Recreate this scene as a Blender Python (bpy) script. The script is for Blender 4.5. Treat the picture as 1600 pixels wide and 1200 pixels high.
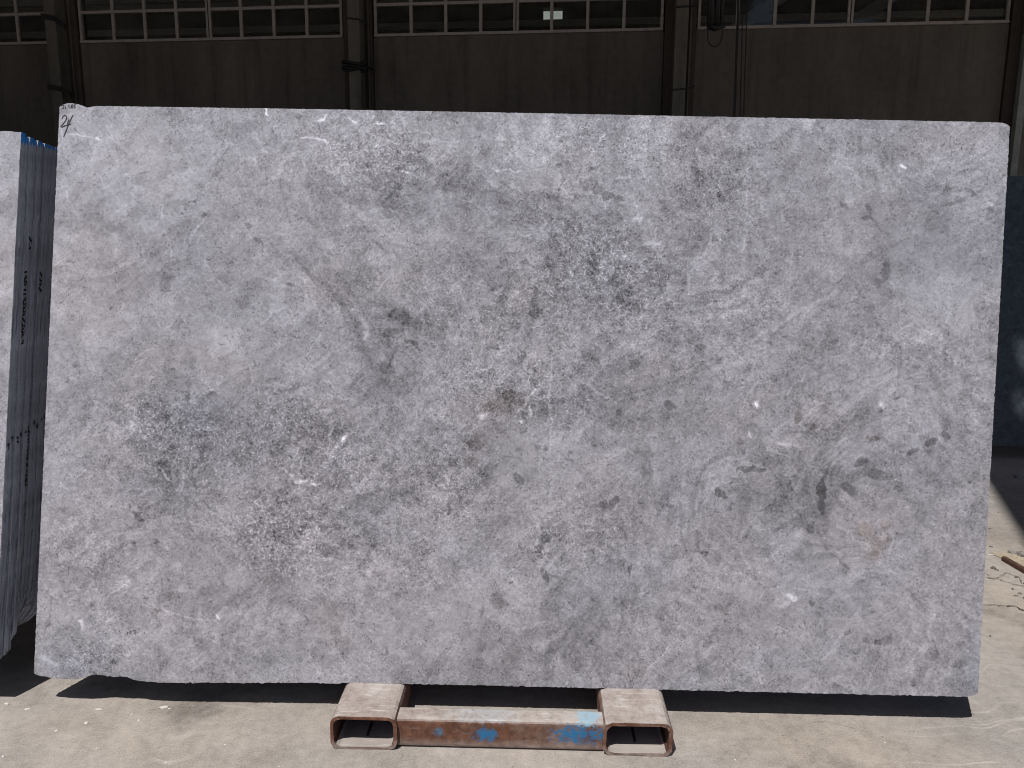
import bpy, bmesh, math, random
import numpy as np
from mathutils import Vector, Matrix

random.seed(7); np.random.seed(7)
for o in list(bpy.data.objects): bpy.data.objects.remove(o)
SC = bpy.context.scene
COL = SC.collection
R = math.radians

# ------------------------------------------------------------------ camera
PITCH, ROLL, CAMH = R(10.0), R(0.4), 1.38
fw = Vector((0, math.cos(PITCH), -math.sin(PITCH)))
dn0 = Vector((0, -math.sin(PITCH), -math.cos(PITCH)))
ix = math.cos(ROLL)*Vector((1, 0, 0)) - math.sin(ROLL)*dn0
iy = math.sin(ROLL)*Vector((1, 0, 0)) + math.cos(ROLL)*dn0
cam_d = bpy.data.cameras.new('camera'); cam = bpy.data.objects.new('camera', cam_d); COL.objects.link(cam)
cam_d.sensor_width = 36; cam_d.lens = 27.0; cam_d.clip_start = .05; cam_d.clip_end = 2000
m = Matrix.Identity(4)
for i, a in enumerate((ix, -iy, -fw)):
    for j in range(3): m[j][i] = a[j]
m.translation = (0, 0, CAMH)
cam.matrix_world = m
SC.camera = cam

# ------------------------------------------------------------------ sky and sun
SUNV = Vector((.241, .474, -1.0)).normalized()          # the way the sunlight travels
w = bpy.data.worlds.new('World'); SC.world = w; w.use_nodes = True
wn = w.node_tree; bg = wn.nodes['Background']
sky = wn.nodes.new('ShaderNodeTexSky'); sky.sky_type = 'NISHITA'; sky.sun_disc = False; sky.air_density = .7; sky.ozone_density = .6; sky.dust_density = 1.5
sky.sun_elevation = math.asin(-SUNV.z); sky.sun_rotation = math.atan2(-SUNV.x, -SUNV.y)
wn.links.new(sky.outputs[0], bg.inputs[0]); bg.inputs[1].default_value = 0.05
sd = bpy.data.lights.new('sun', 'SUN'); sd.energy = 4.2; sd.angle = R(.53); sd.color = (1, .96, .9)
sun = bpy.data.objects.new('sun', sd); COL.objects.link(sun)
sun.rotation_euler = SUNV.to_track_quat('-Z', 'Y').to_euler(); sun.location = (-4, -8, 20)
SC.view_settings.view_transform = 'Standard'; SC.view_settings.look = 'None'
SC.view_settings.exposure = 0.0; SC.view_settings.gamma = 1

# ------------------------------------------------------------------ helpers
def link(name, me, mat=None, parent=None):
    o = bpy.data.objects.new(name, me); COL.objects.link(o)
    if mat is not None and me is not None: me.materials.append(mat)
    if parent is not None: o.parent = parent
    return o
def tag(o, label=None, cat=None, group=None, kind=None):
    if label: o['label'] = label
    if cat: o['category'] = cat
    if group: o['group'] = group
    if kind: o['kind'] = kind
    return o
def empty(name, loc=(0, 0, 0), rz=0):
    o = bpy.data.objects.new(name, None); COL.objects.link(o); o.location = loc; o.rotation_euler = (0, 0, rz)
    o.empty_display_size = .2
    return o
def mesh(name, vs, fs):
    me = bpy.data.meshes.new(name); me.from_pydata([tuple(v) for v in vs], [], fs); me.update(); return me
def bm_mesh(name, bm, smooth=False):
    bmesh.ops.recalc_face_normals(bm, faces=bm.faces)
    me = bpy.data.meshes.new(name); bm.to_mesh(me); bm.free()
    if smooth:
        for p in me.polygons: p.use_smooth = True
    return me
def box_bm(x0, x1, y0, y1, z0, z1, bev=0, bm=None):
    b = bm or bmesh.new()
    r = bmesh.ops.create_cube(b, size=1)
    for v in r['verts']:
        v.co = Vector(((x0+x1)/2+v.co.x*(x1-x0), (y0+y1)/2+v.co.y*(y1-y0), (z0+z1)/2+v.co.z*(z1-z0)))
    if bev:
        es = list({e for v in r['verts'] for e in v.link_edges})
        bmesh.ops.bevel(b, geom=es, offset=bev, segments=2, affect='EDGES', profile=.6)
    return b
def box(name, x0, x1, y0, y1, z0, z1, mat, parent=None, bev=0):
    return link(name, bm_mesh(name, box_bm(x0, x1, y0, y1, z0, z1, bev)), mat, parent)
def tube_me(name, pts, r, n=8):
    bm = bmesh.new(); rings = []
    P = [Vector(p) for p in pts]
    for i, p in enumerate(P):
        d = (P[min(i+1, len(P)-1)] - P[max(i-1, 0)]).normalized()
        a = d.orthogonal() if i == 0 else (ref - d*ref.dot(d))
        a.normalize(); ref = a; b = d.cross(a)
        rr = r if not callable(r) else r(i/(len(P)-1))
        rings.append([bm.verts.new(p + rr*(math.cos(t)*a + math.sin(t)*b)) for t in [2*math.pi*k/n for k in range(n)]])
    for A, B in zip(rings, rings[1:]):
        for k in range(n): bm.faces.new((A[k], A[(k+1) % n], B[(k+1) % n], B[k]))
    bm.faces.new(rings[0][::-1]); bm.faces.new(rings[-1])
    return bm_mesh(name, bm, True)

# value noise for the stone's drawing
_perm = np.random.RandomState(3).permutation(4096)
_rv = np.random.RandomState(4).rand(4096).astype(np.float32)
def vnoise(x, y, seed=0):
    xi = np.floor(x).astype(np.int64); yi = np.floor(y).astype(np.int64)
    fx = x-xi; fy = y-yi; fx = fx*fx*(3-2*fx); fy = fy*fy*(3-2*fy)
    def h(a, b): return _rv[_perm[(_perm[(a+seed*131) & 4095]+b) & 4095]]
    return ((h(xi, yi)*(1-fx)+h(xi+1, yi)*fx)*(1-fy) + (h(xi, yi+1)*(1-fx)+h(xi+1, yi+1)*fx)*fy)*2-1
def cellnoise(x, y, seed=0):
    '''nearest random point of a jittered grid: returns its random value and the gap to the second nearest'''
    xi = np.floor(x).astype(np.int64); yi = np.floor(y).astype(np.int64)
    def h(a, b, c): return _rv[_perm[(_perm[(a+seed*77+c*501) & 4095]+b) & 4095]]
    d1 = np.full(x.shape, 9.); d2 = np.full(x.shape, 9.); val = np.zeros(x.shape)
    for i in (-1, 0, 1):
        for j in (-1, 0, 1):
            a, b = xi+i, yi+j; d = np.hypot(a+h(a, b, 0)-x, b+h(a, b, 1)-y); n = d < d1
            d2 = np.where(n, d1, np.minimum(d2, d)); val = np.where(n, h(a, b, 2), val); d1 = np.where(n, d, d1)
    return val, d2-d1
def fbm(x, y, seed=0, oct=4, g=.55):
    s = 0; a = 1; t = 0
    for k in range(oct):
        c, sn = math.cos(.7*k+.3), math.sin(.7*k+.3)
        s = s + a*vnoise((c*x-sn*y)*2**k+17.3*k, (sn*x+c*y)*2**k-9.1*k, seed+k); t += a; a *= g
    return s/t

# node helper
class N:
    def __init__(s, name):
        s.m = bpy.data.materials.new(name); s.m.use_nodes = True; s.t = s.m.node_tree
        s.b = s.t.nodes['Principled BSDF']; s.out = s.t.nodes['Material Output']
    def n(s, typ, **kw):
        x = s.t.nodes.new('ShaderNode'+typ)
        for k, v in kw.items():
            if k == 'i':
                for kk, vv in v.items(): s.put(x.inputs[kk], vv)
            else: setattr(x, k, v)
        return x
    def put(s, sock, v):
        if isinstance(v, bpy.types.NodeSocket): s.t.links.new(v, sock)
        else: sock.default_value = v
    def math(s, op, a, b=0.0, c=0.0, clamp=False):
        x = s.n('Math', operation=op, use_clamp=clamp)
        for k, v in enumerate((a, b, c)): s.put(x.inputs[k], v)
        return x.outputs[0]
    def add(s, *a):
        r = a[0]
        for k in a[1:]: r = s.math('ADD', r, k)
        return r
    def mul(s, *a):
        r = a[0]
        for k in a[1:]: r = s.math('MULTIPLY', r, k)
        return r
    def sub(s, a, b): return s.math('SUBTRACT', a, b)
    def map(s, v, a, b, c=0., d=1., smooth=False):
        x = s.n('MapRange', interpolation_type='SMOOTHSTEP' if smooth else 'LINEAR')
        for k, q in enumerate((v, a, b, c, d)): s.put(x.inputs[k], q)
        return x.outputs[0]
    def noise(s, vec, scale, detail=3., rough=.55, dist=0.):
        x = s.n('TexNoise', noise_dimensions=getattr(s, 'dim', '3D'), i={'Vector': vec, 'Scale': scale, 'Detail': detail, 'Roughness': rough, 'Distortion': dist})
        return x
    def nf(s, *a, **k): return s.noise(*a, **k).outputs[0]
    def vor(s, vec, scale, feature='F1', rnd=1.):
        return s.n('TexVoronoi', voronoi_dimensions=getattr(s, 'dim', '3D'), feature=feature, i={'Vector': vec, 'Scale': scale, 'Randomness': rnd})
    def mix(s, f, a, b, blend='MIX'):
        x = s.n('Mix', data_type='RGBA', blend_type=blend)
        s.put(x.inputs[0], f); s.put(x.inputs[6], a); s.put(x.inputs[7], b); return x.outputs[2]
    def rgb(s, r, g, b):
        x = s.n('CombineColor'); 
        for k, v in enumerate((r, g, b)): s.put(x.inputs[k], v)
        return x.outputs[0]
    def obj(s): return s.n('TexCoord').outputs['Object']
    def attr(s, name): return s.n('Attribute', attribute_name=name).outputs['Fac']
    def vmul(s, v, k):
        x = s.n('VectorMath', operation='MULTIPLY'); s.put(x.inputs[0], v); x.inputs[1].default_value = k; return x.outputs[0]
    def warp(s, v, scale, amt, detail=3.):
        no = s.noise(v, scale, detail)
        x = s.n('VectorMath', operation='MULTIPLY_ADD'); s.put(x.inputs[0], no.outputs[1]); x.inputs[1].default_value = (amt,)*3; s.put(x.inputs[2], v)
        y = s.n('VectorMath', operation='SUBTRACT'); s.put(y.inputs[0], x.outputs[0]); y.inputs[1].default_value = (amt/2,)*3
        return y.outputs[0]
    def bump(s, h, strength, dist):
        x = s.n('Bump', i={'Height': h, 'Strength': strength, 'Distance': dist}); s.put(s.b.inputs['Normal'], x.outputs[0])
    def done(s, color, rough, metal=0., spec=.5):
        s.put(s.b.inputs['Base Color'], color); s.put(s.b.inputs['Roughness'], rough)
        s.put(s.b.inputs['Metallic'], metal); s.put(s.b.inputs['Specular IOR Level'], spec)
        return s.m

# ------------------------------------------------------------------ materials
def stone_mat(name, base=.655, gain=.74, tint=(1.0, .995, 1.125), rough=.5):
    k = N(name); xyz = k.n('SeparateXYZ', i={0: k.obj()})
    cv = k.n('CombineXYZ', i={0: xyz.outputs[0], 1: xyz.outputs[2]}); p = cv.outputs[0]; k.dim = '2D'
    q = k.warp(p, 8, .03, 1.); q2 = k.warp(q, 42, .010, 1.5)
    tone = k.attr('tone'); vein = k.attr('vein'); dark = k.attr('dark'); lite = k.attr('lite'); warm = k.attr('warm')
    vm = k.add(k.math('MAXIMUM', vein, 0.), .10)
    mid = k.map(k.nf(q2, 24, detail=4, rough=.65), .3, .7, -.033, .033); big = k.vor(q, 21).outputs['Color']; bigv = k.map(k.n('SeparateColor', i={0: big}).outputs[1], 0, 1, -.055, .04)
    msk = k.nf(p, 19, detail=3, rough=.6)
    # grains, dark flecks and pale flecks
    fl = k.map(k.nf(q2, 140, detail=2, rough=.55), .57, .66, 0, 1, True); fp = k.map(k.nf(k.vmul(p, (1, 1.25, 1)), 175, detail=1), .60, .68, 0, 1, True)
    gr = k.vor(p, 150).outputs['Color']; grain = k.map(k.n('SeparateColor', i={0: gr}).outputs[0], 0, 1, -.05, .05)
    va = k.vor(q2, 44, 'DISTANCE_TO_EDGE').outputs['Distance']; vb = k.vor(q2, 96, 'DISTANCE_TO_EDGE').outputs['Distance']
    la = k.mul(k.map(va, 0, .06, 1, 0, True), k.map(msk, .40, .60, 0, 1, True)); lb = k.mul(k.map(vb, 0, .12, 1, 0, True), k.map(msk, .60, .42, .05, 1, True))
    brk = k.map(k.nf(p, 75, detail=2, rough=.6), .42, .6, .12, 1.15, True)
    crack = k.math('MINIMUM', k.mul(k.add(la, k.mul(lb, .8)), brk), 1.2)
    cells = k.vor(q2, 70).outputs['Color']
    cellv = k.map(k.n('SeparateColor', i={0: cells}).outputs[0], 0, 1, -.085, .045)
    t = k.add(base, tone, mid, k.mul(grain, k.add(.5, vm)), k.mul(crack, k.add(k.mul(vm, .75), .02), .33), k.mul(cellv, k.add(k.mul(vm, .6), .12), 1.1), k.mul(bigv, k.map(msk, .4, .6, .2, 1)),
              k.mul(fl, k.add(k.mul(vm, .06), k.map(msk, .42, .62, .02, .12)), -1), k.mul(fp, k.add(k.mul(vm, .6), .2), .16))
    t = k.add(t, k.mul(dark, k.sub(-1, k.mul(crack, -.3))), lite)
    t = k.math('MAXIMUM', t, .12)
    a = k.mul(k.math('POWER', t, 2.2), gain)
    wv = warm
    col = k.rgb(k.mul(a, k.add(tint[0], wv)), k.mul(a, tint[1]), k.mul(a, k.math('SUBTRACT', tint[2], k.mul(wv, .9))))
    return k.done(col, k.map(msk, .3, .7, rough-.05, rough+.08), spec=.3)
M = {}
M['stone'] = stone_mat('grey_marble')

def slab_end_mat():
    k = N('sawn_stone_edge'); p = k.obj()
    st = k.nf(k.vmul(p, (30, 30, 2.2)), 3, detail=4)
    bl = k.nf(p, 12, detail=4, rough=.65)
    t = k.add(.42, k.map(st, .3, .7, -.08, .08), k.map(bl, .3, .7, -.10, .10))
    dirt = k.map(k.nf(k.vmul(p, (20, 20, 1.4)), 2, detail=5, rough=.7), .54, .72, 0, .7, True)
    t = k.mul(t, k.sub(1, dirt))
    col = k.rgb(k.mul(t, .90), t, k.mul(t, 1.22))
    z = k.n('SeparateXYZ', i={0: p}).outputs[2]
    drip = k.nf(k.vmul(p, (1, 40, .6)), 2.5, detail=3)
    edge = k.add(1.612, k.map(drip, .3, .7, .008, -.012))
    f = k.map(k.sub(z, edge), -.004, .006, 0, 1, True)
    f = k.mul(f, k.map(k.nf(p, 60, detail=2), .3, .45, .5, 1))
    col = k.mix(f, col, (.03, .24, .72, 1))
    return k.done(col, .75, spec=.25)
M['slab_end'] = slab_end_mat()

def ink():
    k = N('marker_ink'); return k.done((.012, .012, .016, 1), .7)
M['ink'] = ink()

def concrete_ground():
    k = N('dusty_concrete'); p = k.obj()
    q = k.warp(p, 1.2, .5, 3)
    a = k.nf(q, .9, detail=5, rough=.6); b = k.nf(q, 5, detail=5, rough=.65); c = k.nf(p, 34, detail=4, rough=.7); d = k.nf(p, 210, detail=2)
    t = k.add(.325, k.map(a, .3, .7, -.05, .05), k.map(b, .3, .7, -.055, .055), k.map(c, .3, .7, -.045, .045), k.map(d, .3, .7, -.05, .05))
    # swept scratches and dust smears
    for rot, sc, amt in ((.5, 7, .10), (-.75, 5, .12), (1.15, 9, -.06)):
        mp = k.n('Mapping', i={'Vector': q}); mp.inputs['Rotation'].default_value = (0, 0, rot); mp.inputs['Scale'].default_value = (1.2, 26, 1)
        s = k.map(k.nf(mp.outputs[0], sc/4, detail=3, rough=.5), .63, .74, 0, amt, True)
        t = k.add(t, k.mul(s, k.map(k.nf(p, 2.3, detail=2), .45, .6, 0, 1)))
    stain = k.map(k.nf(k.warp(p, 4, .2), 1.7, detail=4, rough=.6), .57, .74, 0, .13, True)
    pitz = k.map(k.nf(p, 70, detail=2, rough=.4), .69, .75, 0, .10, True)
    t = k.sub(k.sub(t, stain), pitz)
    warm = k.map(k.nf(p, 1.6, detail=3), .35, .65, -.02, .03)
    col = k.rgb(k.mul(t, k.add(1.04, warm)), k.mul(t, .95), k.mul(t, k.sub(.875, warm)))
    k.bump(k.add(k.mul(b, .5), k.mul(c, .35), k.mul(d, .12)), .35, .008)
    return k.done(col, .88, spec=.2)
M['ground'] = concrete_ground()

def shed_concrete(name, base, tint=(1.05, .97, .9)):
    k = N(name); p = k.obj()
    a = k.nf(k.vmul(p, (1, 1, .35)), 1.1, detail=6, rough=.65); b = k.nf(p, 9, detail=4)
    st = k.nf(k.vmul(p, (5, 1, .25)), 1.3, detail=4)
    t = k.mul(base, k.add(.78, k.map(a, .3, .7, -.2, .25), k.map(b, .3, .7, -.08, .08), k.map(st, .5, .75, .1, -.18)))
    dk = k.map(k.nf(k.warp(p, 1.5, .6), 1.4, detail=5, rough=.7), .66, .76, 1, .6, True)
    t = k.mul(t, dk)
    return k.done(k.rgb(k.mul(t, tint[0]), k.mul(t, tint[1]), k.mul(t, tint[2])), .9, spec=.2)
M['wall'] = shed_concrete('grimy_panel_concrete', .125, (1.09, .98, .88))
M['column'] = shed_concrete('column_concrete', .15, (1.04, .97, .86))
M['pilaster'] = shed_concrete('pilaster_concrete', .07, (1.15, .95, .85))
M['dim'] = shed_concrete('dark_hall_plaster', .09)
M['blocker'] = shed_concrete('sky_blocker_sheet', .16, (1.3, .9, .7))  # rust-toned, for the added sky blockers only
M['roof'] = shed_concrete('roof_sheet', .10, (1, 1, 1))
def plain(name, col, rough=.6, metal=0., var=.2, sc=14):
    k = N(name); p = k.obj()
    v = k.map(k.nf(p, sc, detail=4, rough=.65), .3, .7, 1-var, 1+var)
    return k.done(k.rgb(k.mul(v, col[0]), k.mul(v, col[1]), k.mul(v, col[2])), rough, metal)
M['pale'] = plain('pale_backdrop', (.52, .53, .49), .9, var=.1, sc=1.5)
M['frame'] = plain('window_frame_paint', (.34, .305, .29), .6)
M['black'] = plain('black_rubber', (.012, .012, .012), .6)
M['wire'] = plain('greasy_wire', (.015, .014, .013), .5)
M['chip'] = plain('white_stone_chip', (.58, .56, .53), .7, sc=60)
M['crumb'] = plain('dark_stone_crumb', (.13, .12, .105), .85, sc=50, var=.4)
M['rubble'] = plain('grey_rubble', (.22, .21, .2), .85, sc=40, var=.5)
M['dustpatch'] = plain('yellow_sawdust', (.36, .31, .24), .95, sc=60, var=.3)
M['crack'] = plain('crack_dirt', (.10, .08, .065), .95, sc=80, var=.4)
M['post_green'] = plain('grey_green_paint', (.22, .23, .2), .6)
M['shade_floor'] = plain('oily_floor', (.2, .18, .16), .9)

def glass():
    k = N('dusty_window_glass'); t = k.t
    tr = k.n('BsdfTransparent'); tr.inputs[0].default_value = (.82, .86, .86, 1)
    gl = k.n('BsdfGlossy'); gl.inputs['Roughness'].default_value = .05; gl.inputs[0].default_value = (.9, .9, .9, 1)
    df = k.n('BsdfDiffuse'); df.inputs[0].default_value = (.3, .29, .27, 1)
    fr = k.n('Fresnel'); fr.inputs[0].default_value = 1.45
    m1 = k.n('MixShader'); t.links.new(fr.outputs[0], m1.inputs[0]); t.links.new(tr.outputs[0], m1.inputs[1]); t.links.new(gl.outputs[0], m1.inputs[2])
    m2 = k.n('MixShader'); t.links.new(k.map(k.nf(k.vmul(k.obj(), (1, 1, 4)), 2.2, detail=4), .35, .75, .01, .10), m2.inputs[0])
    t.links.new(m1.outputs[0], m2.inputs[1]); t.links.new(df.outputs[0], m2.inputs[2])
    t.links.new(m2.outputs[0], k.out.inputs[0]); return k.m
M['glass'] = glass()

def steel(name, blue=()):
    k = N(name); p = k.obj()
    a = k.nf(k.warp(p, 8, .06), 7, detail=5, rough=.65); b = k.nf(p, 40, detail=4, rough=.7)
    mp = k.n('Mapping', i={'Vector': p}); mp.inputs['Rotation'].default_value = (0, 0, .9); mp.inputs['Scale'].default_value = (1, 9, 3)
    scr = k.map(k.nf(mp.outputs[0], 14, detail=4, rough=.6), .58, .72, 0, 1, True)
    rust = k.mix(k.map(b, .3, .7), (.075, .032, .02, 1), (.20, .095, .06, 1))
    dust = k.mix(k.map(a, .3, .7), (.31, .27, .25, 1), (.44, .405, .385, 1))
    nz = k.n('SeparateXYZ', i={0: k.n('NewGeometry').outputs['Normal']}).outputs[2]
    xyz = k.n('SeparateXYZ', i={0: p})
    # dust settles on what faces up, and near the floor
    f = k.add(k.map(nz, .25, .8, 0, .85), k.map(a, .5, .64, 0, .2), k.map(xyz.outputs[2], .005, .035, .5, 0))
    f = k.math('MINIMUM', k.mul(f, k.map(b, .25, .6, .55, 1.1)), 1.)
    col = k.mix(f, rust, dust)
    col = k.mix(k.mul(scr, k.map(nz, .2, .8, .15, .75)), col, (.60, .57, .56, 1))
    for (x, z, rx, rz, c, amt) in blue:
        g = k.math('SQRT', k.add(k.math('POWER', k.math('DIVIDE', k.sub(xyz.outputs[0], x), rx), 2.), k.math('POWER', k.math('DIVIDE', k.sub(xyz.outputs[2], z), rz), 2.)))
        mk = k.mul(k.map(k.add(g, k.map(k.nf(p, 75, detail=5, rough=.8), .25, .75, -.9, .9)), .55, 1.05, amt, 0, True), k.map(b, .36, .52, .25, 1))
        col = k.mix(mk, col, c)
    k.bump(k.add(a, b), .25, .003)
    return k.done(col, .72, spec=.3)
M['steel'] = steel('rusty_painted_steel')
M['steel_bar'] = steel('rusty_steel_with_blue_paint', [(.215, .052, .085, .030, (.012, .16, .36, 1), .95), (-.051, .046, .040, .022, (.012, .16, .36, 1), .9),
    (-.182, .050, .018, .014, (.05, .24, .42, 1), .6), (.235, .093, .035, .016, (.26, .42, .54, 1), .8), (-.06, .092, .10, .012, (.38, .43, .48, 1), .45)])
M['rod'] = plain('rust_and_tube_shade', (.075, .035, .025), .8, sc=70, var=.4)
M['dark_slab'] = stone_mat('dark_polished_marble', base=.36, gain=.7, tint=(.86, .98, 1.2), rough=.22)

# ------------------------------------------------------------------ ground
def ground_me():
    vs, fs = [], []
    xs = [-300, -60, -20] + list(np.linspace(-6, 8, 57)) + [25, 60, 300]
    ys = [-300, -60, -15] + list(np.linspace(-2, 8, 41)) + [20, 60, 300]
    for y in ys:
        for x in xs:
            vs.append((x, y, 0.0))
    nx = len(xs)
    for j in range(len(ys)-1):
        for i in range(nx-1): a = j*nx+i; fs.append((a, a+1, a+nx+1, a+nx))
    return mesh('ground', vs, fs)
ground = tag(link('ground', ground_me(), M['ground']), 'dusty beige concrete yard floor with scratches and stains', 'ground', kind='structure')

# ------------------------------------------------------------------ factory hall behind
WY = R(-6.0)
hall = tag(empty('factory_hall', (0, 14, 0), WY), 'dark concrete factory hall wall with a band of windows high up', 'building')
def hbox(name, x0, x1, y0, y1, z0, z1, mat, parent=hall, bev=0): return box(name, x0, x1, y0, y1, z0, z1, mat, parent, bev)
SILL, RAIL, WTOP = 5.0, 5.525, 7.7
COLX = [-13.68, -8.21, -2.74, 2.79, 8.26, 13.73]
for a, b in zip(COLX, COLX[1:]):
    # wall panels, each one piece with a joint of its own
    w0, w1 = a+.262, b-.262
    hbox('wall_panel', w0, w1, 0, .22, -.5, SILL-.003, M['wall'], bev=.012)
    hbox('wall_panel', w0, w1, 0, .22, WTOP+.003, 8.25, M['wall'], bev=.012)
    # window band
    f0, f1 = w0+.022, w1-.022
    win = link('window', bm_mesh('window', box_bm(f0, f0+.045, -.012, .07, SILL+.045, WTOP-.05, bm=box_bm(f1-.045, f1, -.012, .07, SILL+.045, WTOP-.05,
          bm=box_bm(f0, f1, -.016, .07, WTOP-.05, WTOP, bm=box_bm(f0, f1, -.035, .07, SILL, SILL+.045))))), M['frame'], hall)
    n = 8; pw = (f1-f0-.09)/n; x0 = f0+.045
    zs = [SILL+.045, RAIL-.02, RAIL+.53, RAIL+1.08, RAIL+1.63, WTOP-.05]
    for i in range(1, n):
        t = .046 if i == n//2 else .026
        link('mullion', bm_mesh('mullion', box_bm(x0+i*pw-t, x0+i*pw+t, -.006, .06, SILL+.047, WTOP-.052)), M['frame'], win)
        if i == n//2:
            box('mullion_seam', x0+i*pw-.008, x0+i*pw+.008, -.009, -.0065, SILL+.05, WTOP-.06, M['black'], win)
    for z in zs[1:-1]:
        for i in range(n):
            l = .046 if i == n//2 else .026; r = .046 if i+1 == n//2 else .026
            if i == 0: l = .001
            if i == n-1: r = .001
            link('glazing_bar', bm_mesh('glazing_bar', box_bm(x0+i*pw+l+.001, x0+(i+1)*pw-r-.001, -.002, .055, z, z+.046)), M['frame'], win)
    for i in range(n):
        for za, zb in zip(zs, zs[1:]):
            tilt = random.uniform(-.004, .004); tx = random.uniform(-.004, .004)
            xa, xb = x0+i*pw+.01, x0+(i+1)*pw-.01; zA = za+.02 if za > SILL+.1 else za; zB = zb+.02
            vs = [(xa, .024-tx, zA), (xb, .024+tx, zA), (xb, .024+tx+tilt, zB), (xa, .024-tx+tilt, zB)]
            vs += [(v[0], v[1]+.004, v[2]) for v in vs]
            link('pane', mesh('pane', vs, [(0, 1, 2, 3), (7, 6, 5, 4), (0, 4, 5, 1), (1, 5, 6, 2), (2, 6, 7, 3), (3, 7, 4, 0)]), M['glass'], win)
for i, c in enumerate(COLX):
    colo = hbox('column', c-.258, c+.258, -.06, .26, -.5, 8.25, M['pilaster'], bev=.015)
    off = {1: -.03, 2: .02, 3: -.01}.get(i, 0)
    box('column_post', c+off-.105, c+off+.105, -.36, -.062, -.5, 8.22, M['column'], colo, bev=.015)
    box('conduit', c+off+.165, c+off+.19, -.09, -.061, -.5, 8.2, M['column'], colo)
    def strap(z, wd, dz, slope):
        bm = bmesh.new()
        for (x0, x1, z0, z1) in ((-.115-wd*.3, .115, z, z+slope*.3), (.10, .25+wd*.3, z+slope*.3, z+slope)):
            vs = [bm.verts.new((c+off+x, y, zz)) for x, zz in ((x0, z0), (x1, z1)) for y, dzz in ((-.385, 0),) for zz in (zz-dz, zz+dz)]
            vb = [bm.verts.new((v.co.x, -.34, v.co.z)) for v in vs]
            for q in ((vs[0], vs[2], vs[3], vs[1]), (vb[1], vb[3], vb[2], vb[0]), (vs[1], vs[3], vb[3], vb[1]), (vs[2], vs[0], vb[0], vb[2]), (vs[0], vs[1], vb[1], vb[0]), (vs[3], vs[2], vb[2], vb[3])):
                bm.faces.new(q)
        link('strap', bm_mesh('strap', bm), M['black'], colo)
    def belt(z):
        for q in range(6):
            a = q*1.7; pts = [(c+off+(.19+.02*math.sin(a))*math.cos(t), -.36-.06*math.sin(t)*(1 if q % 2 else .8)-.03*math.cos(2*t+a), z+(q-2.5)*.022+.02*math.sin(2*t+a)) for t in np.linspace(-.2, 2*math.pi-.3, 22)]
            link('belt_loop', tube_me('belt_loop', pts, .022, 6), M['black'], colo)
        link('belt_tail', tube_me('belt_tail', [(c+off+.1, -.4, z), (c+off+.2, -.33, z-.01), (c+off+.28, -.15, z-.005)], .016, 6), M['black'], colo)
    if i == 1: strap(5.38, .1, .045, -.18); strap(4.19, .1, .045, -.16)
    if i == 2: belt(4.44); strap(5.22, 0, .012, -.10)
    if i == 3: strap(5.26, 0, .012, .03); strap(3.98, 0, .012, .06)
# roof: unseen; outline shaped to place its shade, two holes cut for sun patches
RZ = 8.3
def roof_me():
    bm = bmesh.new()
    inv = hall.matrix_basis.inverted() if False else (Matrix.Translation((0, 14, 0)) @ Matrix.Rotation(WY, 4, 'Z')).inverted()
    def slabq(pts):
        a = [bm.verts.new(inv @ Vector((x, y, RZ))) for x, y in pts]; b = [bm.verts.new(inv @ Vector((x, y, RZ+.12))) for x, y in pts]
        bm.faces.new(a[::-1]); bm.faces.new(b)
        for k in range(len(pts)): l = (k+1) % len(pts); bm.faces.new((a[k], a[l], b[l], b[k]))
    B = (1.62, 2.07); A = (-.5, -2.93)
    slabq([(-26, 2.07), B, (1.62, 13.92), (-26, 16.75)])
    HO = ((1.425, 1.62), (1.515, 1.71)); ya = (1.185, 1.31); yb = (1.365, 1.535)
    xl = lambda y: A[0]+(B[0]-A[0])*(y-A[1])/(B[1]-A[1])
    rows = [(A[1], ya[0], 0), (ya[0], ya[1], 1), (ya[1], yb[0], 0), (yb[0], yb[1], 2), (yb[1], B[1], 0)]
    for y0, y1, h in rows:
        if h:
            hx0, hx1 = HO[h-1]
            slabq([(xl(y0), y0), (hx0, y0), (hx0, y1), (xl(y1), y1)]); slabq([(hx1, y0), (4.7, y0), (4.7, y1), (hx1, y1)])
        else: slabq([(xl(y0), y0), (4.7, y0), (4.7, y1), (xl(y1), y1)])
    slabq([(1.62, 2.0701), (4.7, 2.0701), (4.7, 13.6), (1.62, 13.92)]); slabq([(4.7, 9), (9.6, 9), (9.6, 13.08), (4.7, 13.6)])  # right side left open so sunlit ground brightens the wall
    for (x0, y0), (x1, y1) in (((-26, 2.07), B), (B, A), (A, (4.7, A[1]))):  # added strips under the roof edge, hide sky from the pane reflections
        d = Vector((x1-x0, y1-y0, 0)).normalized(); nn = Vector((d.y, -d.x, 0))*.06
        if (x0, y0) == B: nn = -nn
        pts = [Vector((x0, y0, 0)), Vector((x1, y1, 0)), Vector((x1, y1, 0))-nn, Vector((x0, y0, 0))-nn]
        a = [bm.verts.new(inv @ Vector((q.x, q.y, RZ-.65))) for q in pts]; b = [bm.verts.new(inv @ Vector((q.x, q.y, RZ-.001))) for q in pts]
        bm.faces.new(a[::-1]); bm.faces.new(b)
        for k in range(4): l = (k+1) % 4; bm.faces.new((a[k], a[l], b[l], b[k]))
    return bm_mesh('roof', bm)
link('roof', roof_me(), M['roof'], hall)
for x, y in ((4.45, -2.7), (9.3, 9.3)):
    v = (Matrix.Translation((0, 14, 0)) @ Matrix.Rotation(WY, 4, 'Z')).inverted() @ Vector((x, y, 0))
    hbox('roof_post', v.x-.15, v.x+.15, v.y-.15, v.y+.15, -.1, RZ-.002, M['column'], bev=.02)
v0 = (Matrix.Translation((0, 14, 0)) @ Matrix.Rotation(WY, 4, 'Z')).inverted() @ Vector((9.6, 10, 0))
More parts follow.
